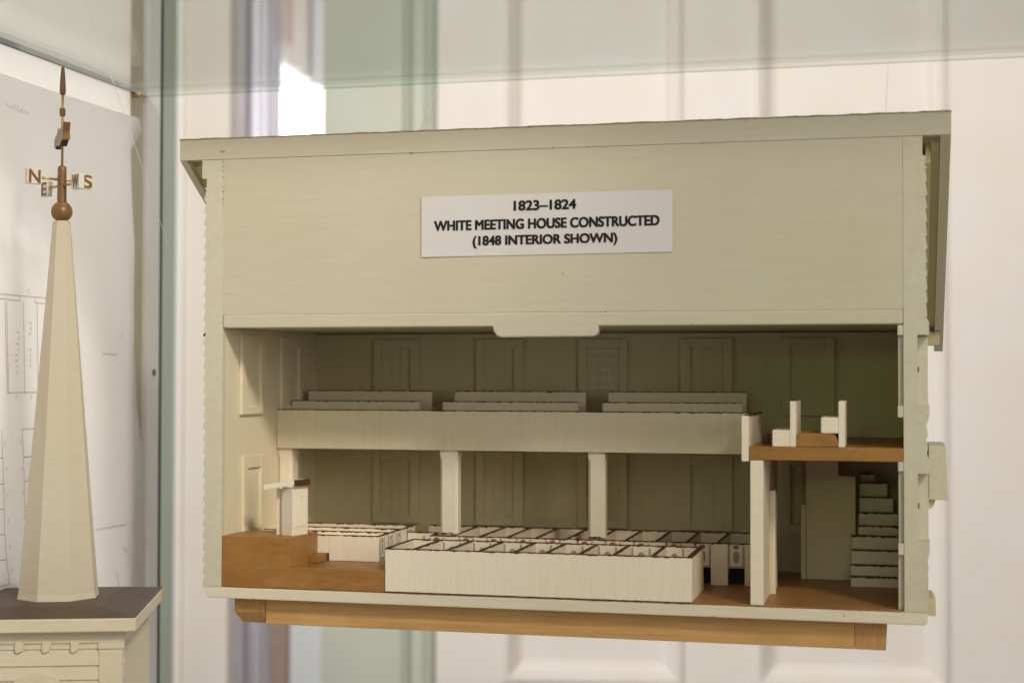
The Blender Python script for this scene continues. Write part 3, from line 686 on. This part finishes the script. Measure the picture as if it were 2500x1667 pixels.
# -- columns under the gallery
def column(x0, x1, z0, chips=True, y0=0.1235, y1=0.1370, m=white_soft):
    mb = MB(); ch = 0.0030; zt = 0.1228; zs = 0.1120
    def ring(c, z): return [(x0+c, y0, z), (x1-c, y0, z), (x1, y0+c, z), (x1, y1-c, z), (x1-c, y1, z), (x0+c, y1, z), (x0, y1-c, z), (x0, y0+c, z)]
    rs = [ring(0.0022, z0), ring(0.0022, zs), ring(0.0016, zs+0.003), ring(0.0003, zs+0.006), ring(0.0003, zt)]
    vs = [v for r in rs for v in r]; fs = [list(range(7, -1, -1)), [8*(len(rs)-1)+k for k in range(8)]]
    for j in range(len(rs)-1):
        for k in range(8): fs.append((8*j+k, 8*j+(k+1) % 8, 8*j+8+(k+1) % 8, 8*j+8+k))
    o = mb.add(vs, fs).build('column', m, H, 0)
    if chips:
        k = MB(); k.cap((x0+0.001, y0+0.0002, z0+0.0008), (x1-0.004, y0+0.0002, z0+0.0008), 0.002, 0.0008, 0.0008); k.build('chipped_base', redbrown, o)
    return o
column(0.1741, 0.1908, 0.0472); column(0.3112, 0.3262, 0.0472)
column(XI+0.0004, 0.0300, 0.0502, False, 0.1238, 0.1420)

# -- galleries
YG = 0.1205
box('gallery_front', cream_v, H, XI+0.0003, 0.4592, YG, YG+0.0025, 0.1226, 0.1583, 0.0005)
c = MB(); c.cap((XI+0.0005, YG+0.0012, 0.1589), (0.4640, YG+0.0012, 0.1589), 0.0030, 0.0007, 0.0003); c.build('gallery_rail', blackish, H)
mb = MB(); mb.box(XI+0.0003, 0.464, YG+0.0026, D-0.0032, 0.1240, 0.1290).box(XI+0.0003, 0.464, 0.156, D-0.0032, 0.1291, 0.1370)
mb.build('gallery_floor', cream_in, H, 0)
for Y, z, xs in ((0.150, 0.1664, ((XI+0.0033, 0.1460), (0.1686, 0.2961), (0.3191, 0.4450))), (0.180, 0.1757, ((0.0245, 0.1490), (0.1716, 0.2978), (0.3190, 0.4456)))):
    for a, b in xs:
        mb = MB().box(a, b, Y, Y+0.0022, 0.1292 if Y < 0.16 else 0.1372, z-0.0004)
        mb.box(a, b, Y+0.0023, Y+0.011, 0.1500 if Y < 0.16 else 0.1580, 0.1520 if Y < 0.16 else 0.1600)
        g = mb.build('gallery_pew', cream_v, H, 0.0004)
        c = MB(); c.cap((a, Y+0.0011, z+0.0003), (b, Y+0.0011, z+0.0003), 0.0026, 0.0006, 0.0003); c.build('top_rail', blackish, g)
# rear gallery over the vestibule
box('rear_gallery_floor', ochre, H, 0.4646, XR-0.0003, 0.0, D-0.0032, 0.1245, 0.1350, 0.0006)
rp = box('rear_gallery_front', white_soft, H, 0.4586, 0.4643, 0.0, YG-0.0004, 0.1232, 0.1590, 0.0005)
c = MB(); c.cap((0.4630, 0.004, 0.1598), (0.4630, YG-0.001, 0.1598), 0.0044, 0.0010, 0.0004); c.build('top_rail', redbrown, rp)
def bench(x0, xs, x1, zs0, zs1, zb0, zb1, y1):
    b = MB().box(xs, x1, 0.0004, y1, zb0, zb1).build('bench', white_soft, H, 0.0004)
    MB().box(x0, xs-0.0001, 0.0004, y1, zs0, zs1).build('bench_seat', white_soft, b, 0.0005)
    return b
b1 = bench(0.4827, 0.4964, 0.5010, 0.1352, 0.1482, 0.1352, 0.1708, 0.062)
c = MB(); c.cap((0.4992, 0.012, 0.1713), (0.4992, 0.062, 0.1713), 0.0036, 0.0007); c.build('top_rail', redbrown, b1)
bench(0.5202, 0.5336, 0.5384, 0.1460, 0.1584, 0.1352, 0.1710, 0.045)
MB().prism_y([(0.5012, 0.1352), (0.5334, 0.1352), (0.5334, 0.1380), (0.5315, 0.1440), (0.5290, 0.1457), (0.5030, 0.1459), (0.5012, 0.1448)], 0.0008, 0.075).build('riser_block', ochre, H, 0.0006)
box('dark_block', redbrown, H, 0.4700, 0.4760, 0.0560, 0.0620, 0.1352, 0.1432)

# -- vestibule partition, door casing, stairs
pt = MB().box(0.4654, 0.4756, 0.0, 0.0625, ZF+0.0002, 0.1242).box(0.4654, 0.4722, 0.0626, 0.1900, ZF+0.0002, 0.1242).build('vestibule_partition', white_soft, H, 0.0005)
MB().box(0.4724, 0.4800, 0.0640, 0.0720, ZF+0.0002, 0.0960).box(0.4724, 0.4780, 0.1040, 0.1130, ZF+0.0002, 0.0900).box(0.4724, 0.4778, 0.0721, 0.1039, 0.0850, 0.0950).build('door_casing', cream_v, pt, 0.0004)
MB().prism_y([(0.4990, ZF+0.0002), (0.5376, ZF+0.0002), (0.5418, 0.0515), (0.5418, 0.1017), (0.5271, 0.1027), (0.5271, 0.1242), (0.4990, 0.1242)], 0.1705, 0.1740).build('stair_wall', cream_v, H, 0.0004)
box('door_casing', cream_v, H, 0.4944, 0.4988, 0.168, 0.176, ZF+0.0002, 0.0766)
stc = MB(); stt = MB()
zz = [ZF+0.0002, 0.0193, 0.0282, 0.0400, 0.0514]
for i in range(4):
    y = 0.129+0.0095*i
    stc.box(0.5388, 0.5780, y, y+0.0096 if i < 3 else 0.168, zz[0], zz[i+1]-0.0006)
    stt.cap((0.5388, y+0.0045, zz[i+1]), (0.5780, y+0.0045, zz[i+1]), 0.0100, 0.0007, 0.0004)
up_z = [0.0514, 0.0590, 0.0700, 0.0830, 0.0955, 0.1030]
for i in range(5):
    x1 = (0.5780, 0.5780, 0.5740, 0.5690, 0.5580)[i]; y = 0.169+0.008*i
    stc.box(0.5440+0.0003*i, x1, y, y+0.0081 if i < 4 else D-0.0035, 0.0108, up_z[i+1]-0.0006)
    stt.cap((0.5442, y+0.004, up_z[i+1]), (x1, y+0.004, up_z[i+1]), 0.0086, 0.0007, 0.0005)
so_ = stc.build('staircase', white_soft, H, 0.0003); stt.build('stair_treads', tread, so_)

# -- door hood and doorstep outside the right gable
hd = MB().prism_y([(0.6022, 0.1352), (0.6155, 0.1352), (0.6170, 0.0945), (0.6176, 0.0940), (0.6176, 0.0918), (0.6022, 0.0918)], 0.055, 0.130).build('door_hood', cream_edge, H, 0.0004)
pts = [(0.6022, 0.0916)]+[(0.6022+0.0050*math.cos(a*math.pi/16), 0.0916-0.0075*math.sin(a*math.pi/16)) for a in range(9)]
MB().prism_y(pts, 0.060, 0.064).build('bracket', cream_in, hd, 0)
MB().prism_y([(0.6005, 0.0140), (0.6050, 0.0140), (0.6072, 0.0100), (0.6072, 0.0), (0.6005, 0.0)], 0.05, 0.10).build('doorstep', cream_in, H, 0.0004)

MB().lathe([(0.0001, 0), (0.0012, 0.0006), (0.0013, 0.0016), (0.0008, 0.0026), (0.0001, 0.003)], -0.0025, 0.004, 10).build('nail', darkline, H, 0, True)
for ob in list(H.children):
    if ob.name.startswith('nail') and max(v.co.z for v in ob.data.vertices) < 0.01:
        ob.location.z = 0.2235

# chipped paint along the seams and a filled nail head
for k in range(22):
    if k < 9: x, z, w_, h_ = XI+random.uniform(-0.0003, 0.0003), random.uniform(0.335, 0.374), 0.0004, random.uniform(0.0005, 0.0014)
    elif k < 15: x, z, w_, h_ = random.uniform(0.03, 0.57), ZT+random.uniform(-0.0002, 0.0002), random.uniform(0.0008, 0.0022), 0.00035
    else: x, z, w_, h_ = random.uniform(0.02, 0.58), random.choice((0.0006, ZB, 0.2312)), random.uniform(0.0006, 0.0016), 0.00045
    MB().box(x-w_/2, x+w_/2, -0.00065, -0.0001, z-h_/2, z+h_/2).build('paint_chip', redbrown if k % 3 else grey_line, H, 0)
nh = MB().prism_y([(0.0152+0.0024*math.cos(a*math.pi/10), 0.3826+0.0010*math.sin(a*math.pi/10)) for a in range(20)], -0.0005, 0.0)
nh.build('nail_head', grey_line, H, 0)

# ================================================================== WOODEN STAND
sd = thing('wooden_stand', 'varnished pine bearer frame beneath the cutaway model house', 'stand', (0.3, 0.11, -0.0225))
box('rail', pine, sd, 0.0516, 0.5449, 0.0130, 0.0330, -0.0225, -0.0004, 0.0006)
def bearer(x0, x1, ch):
    mb = MB()
    if ch:
        v = [(x0, 0.0112, -0.0004), (x1, 0.0112, -0.0004), (x1-0.0015, 0.0112, -0.0120), (x0-0.0002, 0.0112, -0.0128),
             (x1, 0.0180, -0.0225), (x0+0.0050, 0.0175, -0.0222)]
        w = [(x0, 0.20, -0.0004), (x1, 0.20, -0.0004), (x1, 0.20, -0.0225), (x0, 0.20, -0.0225)]
        mb.add(v+w, [(0, 1, 2, 3), (3, 2, 4, 5), (0, 6, 7, 1), (1, 7, 8, 4), (1, 4, 2), (3, 5, 9), (0, 3, 9, 6), (6, 9, 8, 7), (5, 4, 8, 9)])
    else:
        mb.box(x0, x1, 0.0130, 0.20, -0.0225, -0.0004)
    return mb.build('bearer', endgrain, sd, 0.0004)
bearer(0.0236, 0.0514, True); bearer(0.5451, 0.5688, False)

# ================================================================== STEEPLE MODEL
SX, SY = -0.1226, -0.0268
YS = math.radians(19.6)
SM = Matrix.Rotation(YS, 4, 'Z')
T = thing('steeple_model', 'cream octagonal steeple model with brown weathervane on its belfry, left of the house', 'steeple model', (SX, SY, -0.08))
def sbuild(mb, name, m, par=T, bevel=0.0, smooth=False, label=None):
    # coordinates: local to the spire axis, z in world metres
    return mb.build(name, m, par, bevel, smooth, label, M=Matrix.Translation((0, 0, 0.08)) @ SM)
# belfry roof: hipped slab
hw, hd_ = 0.0780, 0.0930
ze = -0.0050
mb = MB(); i_ = 0.034
base = [(-hw, -hd_), (hw, -hd_), (hw, hd_), (-hw, hd_)]
tp = [(-hw+i_, -hd_+i_), (hw-i_, -hd_+i_), (hw-i_, hd_-i_), (-hw+i_, hd_-i_)]
mb.prism_z([(x*0.994, y*0.994) for x, y in base], ze, ze+0.0052, 0, tp)
sbuild(mb, 'belfry_roof', roof_dk)
mb = MB(); mb.prism_z(base, ze-0.0108, ze-0.0001)
sbuild(mb, 'cornice', belfry_m, bevel=0.0008)
# belfry body with clapboards
bw, bd = 0.0655, 0.0800
mb = MB()
mb.prism_z([(-bw, -bd), (bw, -bd), (bw, bd), (-bw, bd)], -0.30, ze-0.0110)
body = sbuild(mb, 'belfry_wall', belfry_m)
mb = MB(); zc_ = ze-0.0150-0.0004
mb.box(-bw-0.0022, bw+0.0022, -bd-0.0022, bd+0.0022, zc_-0.0002, ze-0.0110)
sbuild(mb, 'bed_mould', belfry_m, bevel=0.0005)
mb = MB()
for x in (-0.0585, -0.0370, -0.0154, 0.0060, 0.0285):
    mb.prism_y([(x-0.0036, -0.0222), (x+0.0036, -0.0222), (x+0.0034, -0.0290), (x+0.0026, -0.0318), (x-0.0012, -0.0338), (x-0.0034, -0.0330), (x-0.0036, -0.0300)], -bd-0.0032, -bd-0.0010)
mb.prism_y([(-bw-0.0020, -0.0312), (bw+0.0020, -0.0312), (bw+0.0020, -0.0262), (-bw-0.0020, -0.0262)], -bd-0.0014, -bd+0.002)
mb.prism_y([(-bw-0.0020, -0.0262), (bw+0.0020, -0.0262), (bw+0.0020, -0.0200), (-bw-0.0020, -0.0200)], -bd-0.0028, -bd+0.002)
mb.prism_y([(0.0467, -0.0312), (bw+0.0022, -0.0312), (bw+0.0022, -0.0262), (0.0467, -0.0262)], -bd-0.0030, -bd-0.0012)
sbuild(mb, 'dentil_band', belfry_m, bevel=0.0004)
zcl = [-0.0316, -0.0446, -0.0562, -0.0680, -0.0800, -0.0920]
for z1, z0 in zip(zcl[:-1], zcl[1:]):
    mb = MB(); mb.prism_x([(-bd-0.0020, z0+0.0004), (-bd-0.0004, z1), (-bd+0.001, z1), (-bd+0.001, z0+0.0004)], -bw+0.001, 0.0472)
    sbuild(mb, 'clapboard', belfry_m)
    mb = MB(); mb.prism_y([(bw-0.001, z0+0.0003), (bw+0.0014, z0+0.0003), (bw+0.0003, z1), (bw-0.001, z1)], -bd+0.004, bd)
    sbuild(mb, 'clapboard', belfry_m)
for a, b in ((0.0474, bw+0.0004), (-bw-0.0004, -0.0530)):
    sbuild(MB().box(a, b, -bd-0.0022, -bd+0.002, -0.29, -0.0316), 'corner_board', belfry_m, bevel=0.0003)
fx = -0.0015; a0 = MB(); n = 24; R1, R2 = 0.0280, 0.0205; zc2 = -0.0780
vs = []; fs = []
for k in range(n+1):
    a = math.pi*k/n
    for r in (R1, R2):
        for y in (-bd-0.0040, -bd+0.0005): vs.append((fx+r*math.cos(a), y, zc2+r*math.sin(a)))
for k in range(n):
    o = 4*k; fs += [(o, o+4, o+6, o+2), (o, o+1, o+5, o+4), (o+2, o+6, o+7, o+3), (o+1, o+3, o+7, o+5)]
fs += [(0, 2, 3, 1), (4*n, 4*n+1, 4*n+3, 4*n+2)]
a0.add(vs, fs).box(fx-R1, fx-R2, -bd-0.0040, -bd+0.0005, -0.20, zc2-0.0001).box(fx+R2, fx+R1, -bd-0.0040, -bd+0.0005, -0.20, zc2-0.0001)
sbuild(a0, 'belfry_arch', belfry_m, bevel=0.0004)
a1 = MB(); a1.prism_y([(fx+R2*0.98*math.cos(math.pi*k/12), zc2+R2*0.98*math.sin(math.pi*k/12)) for k in range(13)], -bd-0.0030, -bd+0.0004)
sbuild(a1, 'arch_infill', belfry_m)
# octagonal spire leaning a little
LEAN = Vector((0.0036, -0.006, 0))
LEANl = SM.inverted().to_3x3() @ LEAN
def octa(r, z, t, cx=0, cy=0):
    a0_ = math.radians(22.5+9.3-19.6+13)
    return [(LEANl.x*t+r*math.cos(a0_+k*math.pi/4), LEANl.y*t+r*math.sin(a0_+k*math.pi/4), z) for k in range(8)]
zsb, zst = -0.0004, 0.3224
rs = [octa(0.0352, zsb, 0), octa(0.0340, zsb+0.006, 0.02), octa(0.0075, zst, 1)]
mb = MB(); vs = [v for r in rs for v in r]; fs = [list(range(7, -1, -1)), [16+k for k in range(8)]]
for j in range(2):
    for k in range(8): fs.append((8*j+k, 8*j+(k+1) % 8, 8*j+8+(k+1) % 8, 8*j+8+k))
mb.add(vs, fs); sbuild(mb, 'spire', spire_m, bevel=0.0003)
# weathervane
cx, cy = LEANl.x, LEANl.y
def ball_prof(r, zc, flat=0.9, n=14):
    return [(r*math.sin(math.acos(max(-flat, min(1, -flat+(1+flat)*k/n)))) if k else r*math.sqrt(1-flat*flat), zc+r*(-flat+(1+flat)*k/n)) for k in range(n)]
sbuild(MB().lathe(ball_prof(0.0091, 0.3305), cx, cy, 28), 'ball', gilt, smooth=True)
post_ = sbuild(MB().lathe([(0.0040, 0.3370), (0.0038, 0.3665), (0.0036, 0.3685), (0.0028, 0.3698), (0.0010, 0.3700)], cx, cy, 20), 'vane_post', gilt, smooth=False)
sbuild(MB().lathe([(0.00110, 0.369), (0.00105, 0.452)], cx, cy, 12), 'vane_rod', brass, smooth=True)
sbuild(MB().lathe([(0.0015, 0.4125), (0.0024, 0.4135), (0.0026, 0.4180), (0.0022, 0.4196), (0.0013, 0.4200)], cx, cy, 16), 'collar', gilt)
sbuild(MB().lathe([(0.0014, 0.4310), (0.0025, 0.4322), (0.0027, 0.4350), (0.0022, 0.4450), (0.0015, 0.4540), (0.0007, 0.4556)], cx, cy, 16), 'finial', gilt)
white_plate = mat('white_letter_plate', (0.64, 0.59, 0.50), 0.5, (3, 3, 3), 120, 0.05, 0.2)
# four compass arms: camera-frame directions turned into local ones
camr = Vector((0.9706, 0.2407, 0)); camf = Vector((-0.2407, 0.9706, 0))
inv = SM.inverted().to_3x3()
def arm(letter, rr, ff, z, flip, dz):
    dw = (camr*rr+camf*ff).normalized(); dl = inv @ dw; L_ = 0.0275 if letter == 'S' else 0.0312
    a = Vector((cx, cy, z)); b = a+dl*(L_-0.010)
    ao = sbuild(MB().tube([a, b], 0.0011, 8), 'compass_arm', brass, smooth=True)
    c_ = a+dl*(L_-0.0045)
    side = dl.cross(Vector((0, 0, 1)))
    if side.dot(inv @ camf) > 0: side = -side           # face the viewer
    h, w, t = 0.0064, 0.0066 if letter in 'NW' else 0.0056, 0.0024
    mb = MB(); q = []
    for sx in (-1, 1):
        for sy in (-1, 1):
            for sz in (-1, 1): q.append(c_+dl*(w*sx)+side*(t*sy)+Vector((0, 0, h*sz+dz)))
    mb.add(q, [(0, 1, 3, 2), (4, 6, 7, 5), (0, 4, 5, 1), (2, 3, 7, 6), (0, 2, 6, 4), (1, 5, 7, 3)])
    po = sbuild(mb, 'letter_plate', white_plate, bevel=0.0003)
    v, f = text_mesh(letter)
    tx = dl if (inv @ camr).dot(dl) > 0 else -dl
    mb = MB()
    for q_, (ox, oz) in enumerate(((-0.0004, -0.0003), (0.0004, -0.0003), (-0.0004, 0.0003), (0.0004, 0.0003), (0, 0))):
        mb.add([c_+side*(t+0.00015+q_*0.00001)+tx*((p-0.5)*w*1.5+ox)+Vector((0, 0, (r_-0.5)*h*1.7+dz+oz)) for p, r_ in v], f)
    sbuild(mb, 'plate_letter', gilt, par=po)
arm('N', -1, -1, 0.3580, 1, 0.0005); arm('S', 1, 1, 0.3580, 1, 0.0002); arm('E', -1, 1, 0.3530, 1, -0.001); arm('W', 1, -1, 0.3530, 1, 0.0012)
# swallow-tailed vane seen almost end on
dw = (camr*0.45-camf*0.89).normalized(); dl = inv @ dw; sd_ = dl.cross(Vector((0, 0, 1)))
prof = [(-0.020, -0.0062), (-0.015, -0.0085), (-0.010, -0.0060), (0.004, -0.0082), (0.013, -0.0040), (0.020, -0.0036), (0.0165, 0.0030), (0.020, 0.0105), (0.013, 0.0080), (0.004, 0.0060), (-0.004, 0.0080), (-0.010, 0.0030), (-0.016, 0.0020), (-0.021, -0.0015)]
mb = MB(); n = len(prof); cz = 0.3945; th = 0.0030
vs = [Vector((cx, cy, cz))+dl*a+Vector((0, 0, b))+sd_*s*th for s in (-1, 1) for a, b in prof]
mb.add(vs, [list(range(n-1, -1, -1)), list(range(n, 2*n))]); 
for k in range(n):
    mid = (prof[k][0]+prof[(k+1) % n][0])/2
    mb.add([vs[k], vs[(k+1) % n], vs[(k+1) % n+n], vs[k+n]], [(0, 1, 2, 3)], 1 if mid > 0.012 else 2)
sbuild(mb, 'vane_figure', [vane_face, gilt, blackish])
